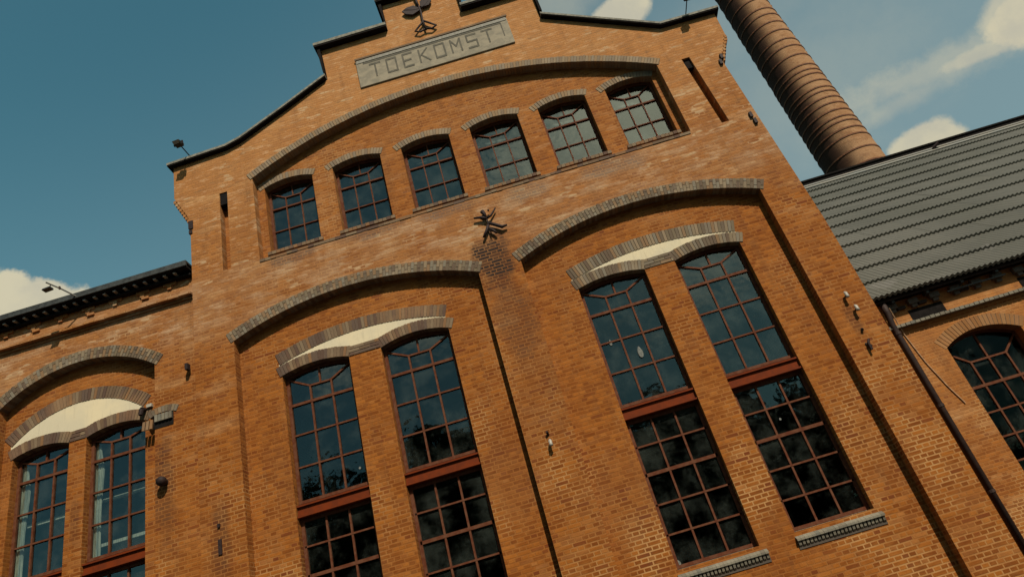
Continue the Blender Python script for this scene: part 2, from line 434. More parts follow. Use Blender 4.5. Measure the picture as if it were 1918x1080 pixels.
# windows --------------------------------------------------------------
def window(parent, x0, x1, c, zb, zt, zbox, rows, y, cols=3, bw=.035, beam=None, lower=None, curtain=False, label=None, name='window', glass=None):
    """iron window with an arched head: transom zt, little box top zbox, glazing rows below"""
    rng = random.Random(int(x0 * 1000) + int(zb * 10))
    f = MB(); xl, xr = x0 + .035, x1 - .035
    cc = (c[0], c[1], c[2] - .035)
    W = xr - xl
    ft = .06
    zlow = zb if lower is None else lower[-1]
    # outer frame
    f.box(x0 + .004, x0 + ft, y - .03, y + .03, zlow, arc_z(c, x0 + .02) - .01)
    f.box(x1 - ft, x1 - .004, y - .03, y + .03, zlow, arc_z(c, x1 - .02) - .01)
    ap = arc_pts(c, x0 + .006, x1 - .006, 16)
    for p, q in zip(ap, ap[1:]):
        f.quadprism([(p[0], p[1] - ft), (q[0], q[1] - ft), (q[0], q[1] - .004), (p[0], p[1] - .004)], y - .031, y + .029)
    f.box(x0 + .006, x1 - .006, y - .034, y + .03, zb, zb + .05)
    # glazing bars
    xs = [xl + W * k / cols for k in range(1, cols)]
    f.bar((x0 + .03, zt), (x1 - .03, zt), bw * 1.5, y - .032, y + .022)
    for x in xs: f.bar((x, zb + .02), (x, zt), bw, y - .026, y + .02)
    for z in rows: f.bar((x0 + .03, z), (x1 - .03, z), bw * .9, y - .028, y + .018)
    xa, xb = xs[0], xs[-1]
    zs = arc_z(c, x0) - .05
    f.bar((xa, zt), (xa, zbox), bw, y - .026, y + .02); f.bar((xb, zt), (xb, zbox), bw, y - .0262, y + .0202)
    f.bar((xa, zbox), (xb, zbox), bw, y - .028, y + .018, ext=.01)
    f.bar((xa, zbox), (x0 + .05, zs), bw, y - .0275, y + .0175); f.bar((xb, zbox), (x1 - .05, zs), bw, y - .0272, y + .0172)
    xm = (xa + xb) / 2
    zap = arc_z(c, xm) - .04
    f.bar((xm, zbox if cols == 3 else zb), (xm, zap), bw, y - .0265, y + .0205)
    if lower:
        z1 = lower[0]
        f.box(x0 + .006, x1 - .006, y - .034, y + .03, z1 - .05, z1)
        for x in xs: f.bar((x, lower[-1] + .02), (x, z1 - .02), bw, y - .026, y + .02)
        for z in lower[1:-1]:
            f.bar((x0 + .03, z), (x1 - .03, z), bw * (1.7 if abs(z - lower[2]) < 1e-6 else .9), y - .030, y + .018)
        f.box(x0 + .006, x1 - .006, y - .0345, y + .03, lower[-1], lower[-1] + .05)
    o = build(f, name, FRAME, parent)
    if label: o['label'] = label
    # panes, each leaning a hair differently in its putty
    g = MB()
    def pane(q):
        t1, t2 = rng.uniform(-.006, .006), rng.uniform(-.007, .007)
        cx = sum(p[0] for p in q) / len(q); cz = sum(p[1] for p in q) / len(q)
        g.face([(p[0], y + .004 + t1 * (p[0] - cx) / .4 + t2 * (p[1] - cz) / .5, p[1]) for p in q])
    X = [x0 + .02] + xs + [x1 - .02]
    Z = [zb + .02] + sorted(rows) + [zt]
    for i in range(cols):
        for k in range(len(Z) - 1): pane([(X[i], Z[k]), (X[i + 1], Z[k]), (X[i + 1], Z[k + 1]), (X[i], Z[k + 1])])
    hp = arc_pts(c, x1 - .02, x0 + .02, 12); n_ = 6
    hz = [(p[0], p[1] - .02) for p in hp]
    pane([(X[0], zt), (xa, zt), (xa, zbox), (X[0], zs)])
    pane([(xb, zt), (X[-1], zt), (X[-1], zs), (xb, zbox)])
    pane([(xa, zt), (xb, zt), (xb, zbox), (xa, zbox)])
    pane([(xm, zbox), (xb, zbox), (X[-1], zs)] + hz[:n_ + 1])
    pane([(X[0], zs), (xa, zbox), (xm, zbox)] + hz[n_:])
    if lower:
        Z = sorted(lower)
        for i in range(cols):
            for k in range(len(Z) - 1): pane([(X[i], Z[k]), (X[i + 1], Z[k]), (X[i + 1], Z[k + 1]), (X[i], Z[k + 1])])
    build(g, 'glass', glass or GLASS, o)
    if beam:
        b = MB(); yb = y - .14
        b.box(x0 + .003, x1 - .003, yb - .005, y + .03, beam[1] - .028, beam[1])       # flanges and web of a steel section
        b.box(x0 + .003, x1 - .003, yb - .005, y + .03, beam[0], beam[0] + .028)
        b.box(x0 + .003, x1 - .003, yb + .035, y + .02, beam[0] + .028, beam[1] - .028)
        bo = build(b, 'transom_beam', BEAM, o)
    if curtain:
        k = MB(); zc = rows[0] + .5; 
        pts = []
        m_ = 14
        for i in range(m_ + 1):
            x = x0 + .03 + curtain * i / m_
            pts.append((x, y + .06 + .02 * sin(i * 2.4), 0))
        zr = [zlow + .05, zt - .9, zt - .15, zs - .1]
        wv = [1, .75, 1, .55]
        for a_, (za, zb_) in enumerate(zip(zr, zr[1:])):
            for p, q in zip(pts, pts[1:]):
                w0, w1 = wv[a_], wv[a_ + 1]
                k.face([(x0 + .03 + (p[0] - x0 - .03) * w0, p[1], za), (x0 + .03 + (q[0] - x0 - .03) * w0, q[1], za),
                        (x0 + .03 + (q[0] - x0 - .03) * w1, q[1], zb_), (x0 + .03 + (p[0] - x0 - .03) * w1, p[1], zb_)])
        build(k, 'curtain', CURTAIN, o, smooth=True)
    return o

def brick_sill(parent, x0, x1, z, y, depth=.17, drop=.13, mat=SILL, pitch=.058, flush=.0):
    """row of sloping sill bricks laid on edge"""
    # sloping weathered top course
    yb, yf, zf = y + .15, y - .075, z - .125
    t = MB(); n = max(4, round((x1 - x0) / pitch)); w = (x1 - x0) / n
    for k in range(n):
        a, b = x0 + k * w + .0012, x0 + (k + 1) * w - .0012
        j = random.uniform(-.003, .003)
        t.hexa([(a, yf + j, zf - .030), (b, yf + j, zf - .030), (b, yb, z - .03), (a, yb, z - .03), (a, yf + j, zf), (b, yf + j, zf), (b, yb, z), (a, yb, z)])
    o = build(t, 'window_sill', mat, parent)
    # brick dentils standing on edge underneath
    s = MB()
    for k in range(n):
        a, b = x0 + k * w + .011, x0 + (k + 1) * w - .011
        j = random.uniform(0, .008)
        s.hexa([(a, y + .01, z - .285), (b, y + .01, z - .285), (b, y + .03, z - .285), (a, y + .03, z - .285),
                (a, yf + .012 + j, zf - .0305), (b, yf + .012 + j, zf - .0305), (b, y + .03, zf - .0305), (a, y + .03, zf - .0305)])
        i = len(s.v) - 8
        s.v[i] = (a, y - .045 + j, z - .215); s.v[i + 1] = (b, y - .045 + j, z - .215)
    build(s, 'sill_dentils', mat, o)
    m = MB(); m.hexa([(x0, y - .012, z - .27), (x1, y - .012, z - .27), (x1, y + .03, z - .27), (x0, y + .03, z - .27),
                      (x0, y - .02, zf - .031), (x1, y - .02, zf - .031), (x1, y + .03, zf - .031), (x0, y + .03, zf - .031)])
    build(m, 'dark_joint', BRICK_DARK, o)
    return o

# ================================================================== 1. the gabled hall
hall = thing('brick_factory_hall', 'orange brick gabled factory front with a stepped parapet, carved name plaque and tall arched bays', 'building', (-.13, 8, 0))
D1 = .20
outline = [(-5.97, 0), (5.69, 0), (5.69, 7.2), (5.53, 11.3), (5.58, 11.5), (5.86, 11.87), (5.90, 12.68),
           (4.70, 12.70), (2.37, 14.05), (2.40, 15.0), (.72, 15.0), (.74, 16.0), (-1.03, 16.0), (-1.03, 15.10), (-2.65, 15.10), (-2.62, 14.13),
           (-3.75, 13.52), (-4.72, 13.02), (-5.05, 12.92), (-6.27, 12.86), (-6.27, 12.02), (-5.98, 11.42), (-5.94, 11.2)]
cU = (-.31, 4.01, 9.0); cL = (-2.93, 2.84, 5.86); cR = (2.61, 3.12, 5.53)
upper = arched_hole(cU, -4.56, 4.26, 9.86, 48)
lowL = arched_hole(cL, -5.19, -.49, .35, 32)
lowR = arched_hole(cR, .32, 4.92, .35, 32)
slitL = [(-5.31, 9.86), (-5.15, 9.86), (-5.12, 11.80), (-5.29, 11.80)]
slitR = [(4.89, 9.83), (5.04, 9.83), (4.95, 11.70), (4.78, 11.70)]
w = MB(); w.plate(outline, [upper, lowL, lowR, slitL, slitR], 0, D1)
build(w, 'wall', BRICK, hall)
# plane inside the recesses
UX = [(-4.40, -3.35, 11.76), (-2.90, -1.85, 11.775), (-1.39, -.335, 11.75), (.12, 1.175, 11.745), (1.62, 2.655, 11.71), (3.09, 4.105, 11.68)]
UC = [circ3(a, b, z, .105) for a, b, z in UX]
TX = [(-4.43, -3.17, 7.365), (-2.57, -1.29, 7.34), (1.165, 2.42, 7.335), (2.98, 4.205, 7.32)]
TC = [circ3(-4.43, -3.17, 7.365, .10), circ3(-2.57, -1.29, 7.34, .12), circ3(1.165, 2.42, 7.335, .09), circ3(2.98, 4.205, 7.32, .10)]
holes = [arched_hole(c, a, b, 10.07, 14) for (a, b, z), c in zip(UX, UC)]
TB = [2.42, 2.42, 2.42, 2.46]
holes += [arched_hole(c, a, b, zb, 14) for (a, b, z), c, zb in zip(TX, TC, TB)]
p = MB(); p.plate([(-5.9, 0), (5.6, 0), (5.5, 9), (5.2, 12.6), (2.3, 13.9), (-2.6, 14), (-5.2, 12.8), (-5.9, 11)], holes, D1, .50)
build(p, 'recessed_wall', BRICK_SHELTERED, hall)
# bottoms of the two slits: dark hole on top of each
p = MB()
p.box(-5.285, -5.125, .020, .15, 11.50, 11.79); 
build(p, 'vent_hole', UNDER, hall)
p = MB(); p.box(4.80, 4.955, .05, .15, 11.45, 11.69); build(p, 'vent_hole', UNDER, hall)
# body of the hall behind the front
b = MB()
def wallbox(mb, x0, x1, y0, y1, z0, z1): mb.box(x0, x1, y0, y1, z0, z1)
b.box(-5.93, -5.55, .51, 26, 0, 11.6); b.box(5.25, 5.52, .51, 26, 0, 11.0); b.box(5.522, 5.66, .2, 26, 0, 7.2)
b.box(-5.55, 5.25, 25.7, 26, 0, 11)
build(b, 'side_wall', BRICK, hall)
b = MB()
prof = [(-5.95, 11.6), (5.55, 11.3), (2.3, 13.3), (-2.6, 13.35)]
b.quadprism(prof, .52, 26.1)
build(b, 'roof', GUTTER, hall)
b = MB(); b.box(-5.5, 5.2, 5.0, 5.1, .1, 11.2); b.box(-5.5, 5.2, .5, 5, 8.9, 9.1); b.box(-5.5, 5.2, .5, 5, 4.86, 4.94)
build(b, 'interior', DARKIN, hall)

# arches
rg = random.Random(3)
arch_part('brick_arch', hall, cU, -4.60, 4.30, .165, 0, HEADER, pitch=.062, rng=rg, depth=.19, jit=.004)
arch_part('brick_arch', hall, cL, -5.25, -.46, .215, 0, ARCH, pitch=.060, rng=rg, rows=2, depth=.19)
arch_part('brick_arch', hall, cR, .28, 4.98, .215, 0, ARCH, pitch=.060, rng=rg, rows=2, depth=.19)
for (a, bb, z), c in zip(UX, UC):
    arch_part('window_arch', hall, c, a - .10, bb + .03, .155, D1, HEADER, pitch=.062, rng=rg, proud=.008)

def hood(parent, xa0, xa1, ca, xb0, xb1, cb, cin, xi0, xi1, y, zmid0, zmid1, mat, t=.235, tl=.20):
    arch_part('hood_arch', parent, cin, xi0 + .02, xi1 - .0, t, y, mat, pitch=.058, rng=rg, rows=1, depth=.03)
    arch_part('window_arch', parent, ca, xa0 - .04, xa1, tl, y, mat, pitch=.058, rng=rg)
    arch_part('window_arch', parent, cb, xb0, xb1 + .06, tl, y, mat, pitch=.058, rng=rg)
    m = MB(); k = 0; zz = zmid0
    n = 3; hh = (zmid1 - zmid0) / n
    for r in range(n):
        x = xa1 + .01
        ww = .2 if r % 2 else .1
        while x < xb0 - .02:
            x2 = min(x + ww, xb0 - .005)
            m.box(x + .004, x2 - .004, y - .012 - rg.uniform(0, .005), y + .03, zmid0 + r * hh + .005, zmid0 + (r + 1) * hh - .004)
            x = x2; ww = .2
    o = build(m, 'impost_bricks', mat, parent, bevel=.003)
    m = MB(); m.box(xa1, xb0, y - .005, y + .02, zmid0 + .002, zmid1 - .002); build(m, 'mortar_bed', MORTAR, o)
    # cream field between the arches
    top = [q for q in arc_pts(cin, xi0, xi1, 28)]
    lo = []
    for i in range(29):
        x = xi0 + (xi1 - xi0) * i / 28
        za = arc_z((ca[0], ca[1], ca[2] + tl), x) if abs(x - ca[0]) < ca[2] + tl else -9
        zb = arc_z((cb[0], cb[1], cb[2] + tl), x) if abs(x - cb[0]) < cb[2] + tl else -9
        z = za if x < xa1 else (zb if x > xb0 else max(zmid1, min(za, 99), zb) if False else zmid1)
        if x <= xa1: z = za
        elif x >= xb0: z = zb
        lo.append((x, z - .03))
    f = MB()
    for i in range(28):
        a_, b_ = lo[i], lo[i + 1]
        t0 = arc_z(cin, a_[0]) + .02; t1 = arc_z(cin, b_[0]) + .02
        if t0 <= a_[1] + .001 and t1 <= b_[1] + .001: continue
        f.quadprism([(a_[0], min(a_[1], t0)), (b_[0], min(b_[1], t1)), (b_[0], t1), (a_[0], t0)], y - .004, y + .02)
    build(f, 'cream_panel', PLASTER, parent)

hood(hall, -4.43, -3.17, TC[0], -2.57, -1.29, TC[1], (-2.88, 2.87, 4.97), -4.47, -1.30, D1, 7.355, 7.55, ARCH_PURPLE)
hood(hall, 1.165, 2.42, TC[2], 2.98, 4.205, TC[3], (2.69, 2.37, 5.40), 1.10, 4.22, D1, 7.33, 7.53, ARCH)

# upper windows
for i, ((a, bb, z), c) in enumerate(zip(UX, UC)):
    zt = z - .49
    window(hall, a, bb, c, 10.09, zt, zt + .25, [(zt + 10.12) / 2], D1 + .205, bw=.022)
    s = MB(); nb = 13; ww = (bb - a + .10) / nb
    for k in range(nb):
        x = a - .05 + k * ww
        s.box(x + .004, x + ww - .004, D1 - .05 - rg.uniform(0, .01), D1 + .10, 10.015, 10.085)
    build(s, 'window_sill', ARCH_PURPLE, hall)
s = MB()
x = -4.56
while x < 4.2:
    wd = rg.choice((.11, .22)); 
    s.box(x + .002, min(x + wd, 4.25) - .002, -.008 - rg.uniform(0, .01), D1 - .002, 9.795 + rg.uniform(-.006, .006), 9.853)
    x += wd
build(s, 'sill_course', ARCH_PURPLE, hall)
# tall windows
for i, ((a, bb, z), c) in enumerate(zip(TX, TC)):
    low = [4.78, 4.33, 3.87, 3.39, 2.93, TB[i] + .02]
    window(hall, a, bb, c, 5.03, 6.80, 7.10, [6.23, 5.65], D1 + .17, beam=(4.79, 4.99), lower=low, bw=.032)
    brick_sill(hall, a - .03, bb + .08, TB[i] + .02, D1 + .0, depth=.25, drop=.16)

# copings -------------------------------------------------------------
def coping(path, y0=-.10, y1=.50, t=.085, under=.028):
    a = MB(); u = MB()
    for (x0, z0), (x1, z1) in zip(path, path[1:]):
        a.quadprism([(x0, z0 + under), (x1, z1 + under), (x1, z1 + t), (x0, z0 + t)], y0, y1)
        u.quadprism([(x0 + .006, z0), (x1 - .006, z1), (x1 - .006, z1 + under + .001), (x0 + .006, z0 + under + .001)], y0 + .012, y1 - .01)
    o = build(a, 'coping', COPING, hall); build(u, 'coping_underside', UNDER, o)
def steps(path): return path
coping([(-6.36, 12.862), (-5.05, 12.925), (-4.72, 13.025), (-3.75, 13.525), (-2.64, 14.135)], y0=-.12)
coping([(-2.78, 15.105), (-1.03, 15.105)], y0=-.165, t=.125, under=.045)
coping([(-1.16, 16.005), (.86, 16.005)], y0=-.165, t=.125, under=.045)
coping([(.74, 15.005), (2.49, 15.005)], y0=-.165, t=.125, under=.045)
coping([(2.39, 14.055), (4.70, 12.705), (5.99, 12.685)], y0=-.12)
for x, z0, z1, s_ in ((-2.655, 14.30, 15.10, -1), (-1.035, 15.23, 16.0, -1), (2.405, 14.2, 15.0, 1), (.745, 15.13, 16.0, 1)):
    a = MB(); 
    xa, xb = (x - .075, x + .002) if s_ < 0 else (x - .002, x + .05)
    a.quadprism([(xb - .02 if s_ < 0 else xa, z0), (xb, z0), (xb, z1), (xa, z1)], -.10, .5)
    build(a, 'edge_flashing', UNDER, hall)

# toothed corbels under the two shoulders
for sx, xs, zs in ((-1, -5.95, 11.28), (1, 5.54, 11.33)):
    t = MB()
    for k in range(8):
        z = zs + k * .085
        x = xs + sx * k * .040
        t.box(min(x, x + sx * .05), max(x, x + sx * .05), -.012, .48, z, z + .07)
    build(t, 'corbel', BRICK, hall)
t = MB(); t.box(-5.975, -5.88, -.02, .1, 11.1, 11.3); t.box(-5.97, -5.90, -.02, .1, 10.98, 11.06); build(t, 'dark_wall_block', IRON, hall)  # dark blocks paint the notch below the left shoulder
for x, z in ((5.47, 9.80), (5.49, 9.63), (5.48, 11.30), (5.55, 11.44), (-6.085, 8.0)):
    t = MB(); t.box(x - .035, x + .02, -.05, .05, z - .06, z + .06); build(t, 'dark_wall_block', IRON, hall)

# name plaque ------------------------------------------------------------
PX0, PX1, PZ0, PZ1 = -1.92, 1.65, 13.55, 14.42
m = MB()
m.box(PX0, PX1, -.035, .05, PZ0, PZ1)
plaque = build(m, 'name_plaque', STONE, hall, bevel=.01)
m = MB(); m.box(PX0 - .01, PX1 + .02, -.06, -.036, PZ1 - .028, PZ1 + .02); build(m, 'shadow_edge', ARCH_PURPLE, plaque)
m = MB(); m.box(PX0 + .02, PX1 - .02, -.046, -.036, PZ1 - .13, PZ1 - .045); build(m, 'pale_rim', STONE_LITE, plaque)
m = MB()
def stroke(a, b_, w_=.040): m.bar(a, b_, w_, -.0395, -.034, ext=.0)
stroke((PX0 + .16, PZ1 - .17), (PX1 - .16, PZ1 - .17), .045)
stroke((PX1 - .17, PZ1 - .20), (PX1 - .17, PZ1 - .60), .022)
build(m, 'border_groove', STONE_DARK, plaque)
m = MB()
HT = .40
GL = {'T': [((0, 1), (1, 1)), ((.5, 1), (.5, 0))],
      'O': [((.05, 0), (.05, 1)), ((.95, 0), (.95, 1)), ((.05, 1), (.95, 1)), ((.05, 0), (.95, 0))],
      'E': [((.08, 0), (.08, 1)), ((.08, 1), (.95, 1)), ((.08, .5), (.8, .5)), ((.08, 0), (.95, 0))],
      'K': [((.08, 0), (.08, 1)), ((.12, .48), (.9, 1)), ((.3, .55), (1, 0))],
      'M': [((.05, 0), (.05, 1)), ((.95, 0), (.95, 1)), ((.05, 1), (.5, .45)), ((.5, .45), (.95, 1))],
      'S': [((.05, 1), (.95, 1)), ((.05, .5), (.05, 1)), ((.05, .5), (.95, .5)), ((.95, 0), (.95, .5)), ((.05, 0), (.95, 0))]}
word = 'TOEKOMST'
cx = -1.62; pit = (1.38 + 1.62) / 8
for i, ch in enumerate(word):
    ox = cx + i * pit; oz = 13.76 - .015 * 0; lw = pit * .64
    for j, (a, b_) in enumerate(GL[ch]):
        wd = .052 if abs(a[1] - b_[1]) < .3 else .036
        yy = -.0405 - .0004 * j
        m.bar((ox + a[0] * lw, oz + a[1] * HT), (ox + b_[0] * lw, oz + b_[1] * HT), wd, yy, -.034, ext=.012)
build(m, 'lettering', STONE_DARK, plaque)

# ornamental iron wall ties ----------------------------------------------
def spade(mb, c, ang, L, W, y, th=.03):
    """flat forged leaf"""
    pts = [(0, -.12), (.35, -.5), (.75, -.36), (1, 0), (.75, .36), (.35, .5), (0, .12)]
    ca, sa = cos(ang), sin(ang)
    P = [(c[0] + (u * L) * ca - (v * W) * sa, c[1] + (u * L) * sa + (v * W) * ca) for u, v in pts]
    mb.plate(P, [], y, y + th)
def tie(cx, cz, s, leaves, name='wall_anchor'):
    m = MB(); y = -.07
    def T(u, v): return (cx + u * s, y, cz + v * s)
    m.tube([T(0, -.55), T(-.02, -.2), T(0, .1), T(-.03, .45)], .020 * s + .004, 7)
    if leaves:
        m.tube([T(-.02, .20), T(-.18, .22), T(-.38, .30)], .018, 6); m.tube([T(0, .18), T(.12, .26), T(.26, .42)], .018, 6)
        spade(m, (cx - .02 * s, cz + .18 * s), pi * .93, .42 * s, .30 * s, y - .01); spade(m, (cx + .04 * s, cz + .25 * s), pi * .24, .36 * s, .28 * s, y - .01)
        m.tube([T(-.03, .3), T(-.04, .62)], [.035, .022], 7); m.tube([T(-.04, .62), T(-.04, .70)], .038, 8)
        for sx in (-1, 1):
            m.tube([T(0, -.24), T(sx * .12, -.36), T(sx * .25, -.50), T(sx * .14, -.56), T(sx * .02, -.52)], .024, 6)
    else:
        m.tube([T(0, .22), T(-.22, .36), T(-.52, .42)], [.03, .03, .02], 7); m.tube([T(0, .24), T(.20, .32), T(.46, .62)], [.025, .022, .015], 7)
        m.tube([T(-.03, .3), T(-.06, .50), T(-.12, .64)], [.03, .035, .045], 7); m.tube([T(.14, .58), T(.16, .62)], .022, 6)
        m.tube([T(.02, -.02), T(.25, -.18), T(.50, -.38), T(.72, -.36)], [.03, .034, .035, .02], 7)
        m.tube([T(-.02, -.1), T(-.16, -.36), T(-.34, -.62)], [.03, .03, .025], 7)
        m.tube([T(.0, -.3), T(.14, -.46), T(.22, -.60)], [.025, .028, .02], 7)
    o = build(m, name, IRON, hall, smooth=True); return o
tie(-.17, 15.24, 1.0, True); tie(-.06, 9.10, .46, False)

# porcelain insulators and small ironwork on the right pier, and the wall stub
def insul(x, z, parent, r=.028):
    m = MB(); m.tube([(x, .0, z), (x, -.10, z)], .012, 6); o = build(m, 'insulator_pin', IRON, parent)
    m = MB(); m.tube([(x, -.06, z + .06), (x, -.085, z + .03), (x, -.09, z - .02), (x, -.09, z - .05)], [r * .6, r, r, r * 1.2], 10); build(m, 'insulator', WHITE, o, smooth=True)
insul(5.31, 5.66, hall); insul(5.35, 5.39, hall); insul(-.10, 4.70, hall, .030)
for pts in ([(-.10, 0, 4.86), (-.11, -.06, 4.90)], [(5.29, 0, 5.05), (5.27, -.05, 5.02)], [(5.30, 0, 4.85), (5.24, -.06, 4.78), (5.24, -.06, 4.66)], [(5.22, 0, 4.80), (5.27, -.05, 4.72)]):
    m = MB(); m.tube(pts, .022, 6); build(m, 'iron_hook', IRON, hall)
m = MB(); m.box(-5.665, -5.605, -.02, .05, 4.52, 4.76); build(m, 'dark_wall_block', IRON, hall); m = MB(); m.box(-5.66, -5.62, -.03, .05, 4.95, 5.01); build(m, 'iron_hook', IRON, hall)  # first block paints the dark of a slit hole in the pier
for x, z, w_, h_ in ((1.83, 5.90, .045, .11), (1.40, 6.22, .025, .06), (1.215, 2.52, .05, .05), (-3.32, 5.35, .022, .024), (3.55, 4.12, .018, .022)):
    m = MB(); q = [(x + w_ * cos(a) * (1 - .5 * max(0, sin(a))), z + h_ * sin(a)) for a in [2 * pi * k / 12 for k in range(12)]]
    m.plate(q, [], D1 + .148, D1 + .152); build(m, 'pane_mark', MARK, hall)

# ================================================================== 2. left wing
lw = thing('brick_side_wing', 'lower orange brick wing left of the gabled hall, with gutter and one arched bay', 'building', (-12, 8, 0))
YL = .10; YP = YL + D1
cW = (-8.28, 6.42, 2.43)
lo = [(-19, 0), (-5.90, 0), (-5.90, 10.02), (-19, 10.02)]
w = MB(); w.plate(lo, [arched_hole(cW, -9.80, -6.78, .35, 24)], YL, YP); build(w, 'wall', BRICK, lw)
LX = [(-9.60, -8.53, 7.36), (-8.20, -7.08, 7.36)]
LC = [circ3(-9.60, -8.53, 7.36, .10), circ3(-8.20, -7.08, 7.36, .10)]
w = MB(); w.plate([(-12, 0), (-5.95, 0), (-5.95, 9.9), (-12, 9.9)], [arched_hole(c, a, b_, 2.45, 14) for (a, b_, z), c in zip(LX, LC)], YP, YP + .32)
build(w, 'recessed_wall', BRICK_SHELTERED, lw)
arch_part('brick_arch', lw, cW, -9.80, -6.74, .22, YL, ARCH, pitch=.060, rng=rg, rows=2, depth=.19)
cwi = (-8.36, 6.235, 1.875)
hood(lw, -9.60, -8.53, LC[0], -8.20, -7.08, LC[1], cwi, -9.66, -7.12, YP, 7.36, 7.565, ARCH_PURPLE, t=.235, tl=.20)
for i, ((a, b_, z), c) in enumerate(zip(LX, LC)):
    window(lw, a, b_, c, 5.16, 6.91, 7.20, [6.33, 5.76], YP + .17, beam=(4.93, 5.12), lower=[4.92, 4.45, 3.99, 3.5, 3.05, 2.5], bw=.032, curtain=.17)
    brick_sill(lw, a - .03, b_ + .05, 2.45, YP, depth=.25, drop=.16)
# things seen inside: ceiling light channels behind the glass
for z, x0, x1 in ((6.18, -8.2, -7.1), (5.40, -8.15, -7.1), (6.12, -9.5, -8.6)):
    m = MB(); m.box(x0, x1, YP + .30, YP + .36, z, z + .055); build(m, 'blind_rail', CURTAIN, lw)
b = MB(); b.box(-19, -6.0, 12.7, 13, 0, 10); b.box(-19, -18.7, .5, 12.7, 0, 10)
build(b, 'side_wall', BRICK, lw)
b = MB(); b.box(-12, -6.0, 4.0, 4.1, .1, 9.8); b.box(-12, -6.0, .6, 4, 7.9, 8.05); b.box(-12.0, -11.9, .6, 4, .1, 9.8); build(b, 'interior', DARKIN, lw)
# string course, stepped frieze teeth, gutter
m = MB(); x = -19
while x < -5.98:
    m.box(x + .003, min(x + .21, -5.972) - .003, YL - .12 - rg.uniform(0, .006), YL + .05, 9.560 + rg.uniform(-.004, .004), 9.60)
    x += .213
m.box(-19, -5.975, YL - .03, YL + .04, 9.50, 9.559)
build(m, 'string_course', BRICK, lw)
x = -18.9; k = 0
while x < -6.3:
    m = MB()
    m.box(x, x + .26, YL - .03, YL + .05, 9.94, 10.0)
    m.box(x + .09, x + .17, YL - .04, YL + .05, 9.855, 9.929)
    if k % 2: m.box(x + .12, x + .26, YL - .04, YL + .05, 9.80, 9.852)
    if x > -11.5: build(m, 'corbel', BRICK, lw)
    x += .56; k += 1
m = MB(); m.box(-19, -5.975, YL - .11, YL + .04, 10.001, 10.04)
build(m, 'frieze_course', UNDER, lw)
m = MB(); m.box(-19.2, -5.97, -.13, .6, 10.10, 10.14); build(m, 'eave_soffit', UNDER, lw)
m = MB(); m.box(-19.2, -5.972, -.17, -.131, 10.13, 10.20); m.box(-19.2, -5.972, -.17, .2, 10.202, 10.245); build(m, 'gutter', GUTTER, lw)
x = -11.4
while x < -6.1:
    m = MB(); m.box(x, x + .052, -.105, .085, 10.058, 10.082); build(m, 'rafter_end', TRIM, lw)
    x += .205
m = MB(); m.hexa([(-19.2, .21, 10.20), (-5.972, .21, 10.20), (-5.972, 6.6, 13.2), (-19.2, 6.6, 13.2), (-19.2, .21, 10.24), (-5.972, .21, 10.24), (-5.972, 6.6, 13.25), (-19.2, 6.6, 13.25)])
m.hexa([(-19.2, 6.6, 13.2), (-5.972, 6.6, 13.2), (-5.972, 13.2, 10.1), (-19.2, 13.2, 10.1), (-19.2, 6.6, 13.25), (-5.972, 6.6, 13.25), (-5.972, 13.2, 10.15), (-19.2, 13.2, 10.15)])
build(m, 'roof', GUTTER, lw)
# small hooded vent, round lamp, little bracket beside the panel
vc = circ3(-6.83, -6.40, 7.27, .04)
vo = arch_part('vent_arch', lw, vc, -6.87, -6.37, .12, YL, ARCH, pitch=.06, rng=rg)
m = MB(); m.box(-6.80, -6.43, YL - .006, YL + .02, 7.02, 7.27); build(m, 'vent_hole', UNDER, lw)
m = MB()
for k in range(5): m.box(-6.76 + k * .065, -6.705 + k * .065, YL - .05, YL - .008, 7.14, 7.27)
build(m, 'vent_hood_bricks', SILL, lw, bevel=.003)
m = MB()
for k in range(3): m.hexa([(-7.02 + k * .07, YL - .012, 7.06), (-6.97 + k * .07, YL - .012, 7.05), (-6.97 + k * .07, YL + .02, 7.05), (-7.02 + k * .07, YL + .02, 7.06), (-7.00 + k * .07, YL - .012, 7.22), (-6.95 + k * .07, YL - .012, 7.22), (-6.95 + k * .07, YL + .02, 7.22), (-7.00 + k * .07, YL + .02, 7.22)])
build(m, 'vent_side_bricks', ARCH_PURPLE, lw)
m = MB(); m.tube([(-7.07, YP, 7.56), (-7.09, YP - .10, 7.53)], [.03, .055], 9); m.tube([(-7.09, YP - .10, 7.53), (-7.10, YP - .12, 7.42)], [.05, .035], 9); build(m, 'wall_sensor', IRON, lw)
m = MB(); m.box(-7.03, -6.93, YP - .06, YP, 7.57, 7.63); build(m, 'sensor_box', WHITE, lw)

lamp = thing('globe_wall_lamp', 'small dark round wall lamp between the left arched bay and the gabled hall', 'wall lamp', (-6.6, YL, 6.0))
m = MB(); m.tube([(0, .01, 0), (0, -.05, 0)], .06, 10); build(m, 'mount', IRON, lamp)
m = MB()
m.tube([(0, -.12, -.085), (0, -.12, -.06), (0, -.12, -.02), (0, -.12, .03), (0, -.12, .065), (0, -.12, .085)], [.02, .06, .085, .085, .055, .015], 14); build(m, 'globe', IRON, lamp, smooth=True)
for ch in lamp.children: ch.matrix_parent_inverse = Matrix()

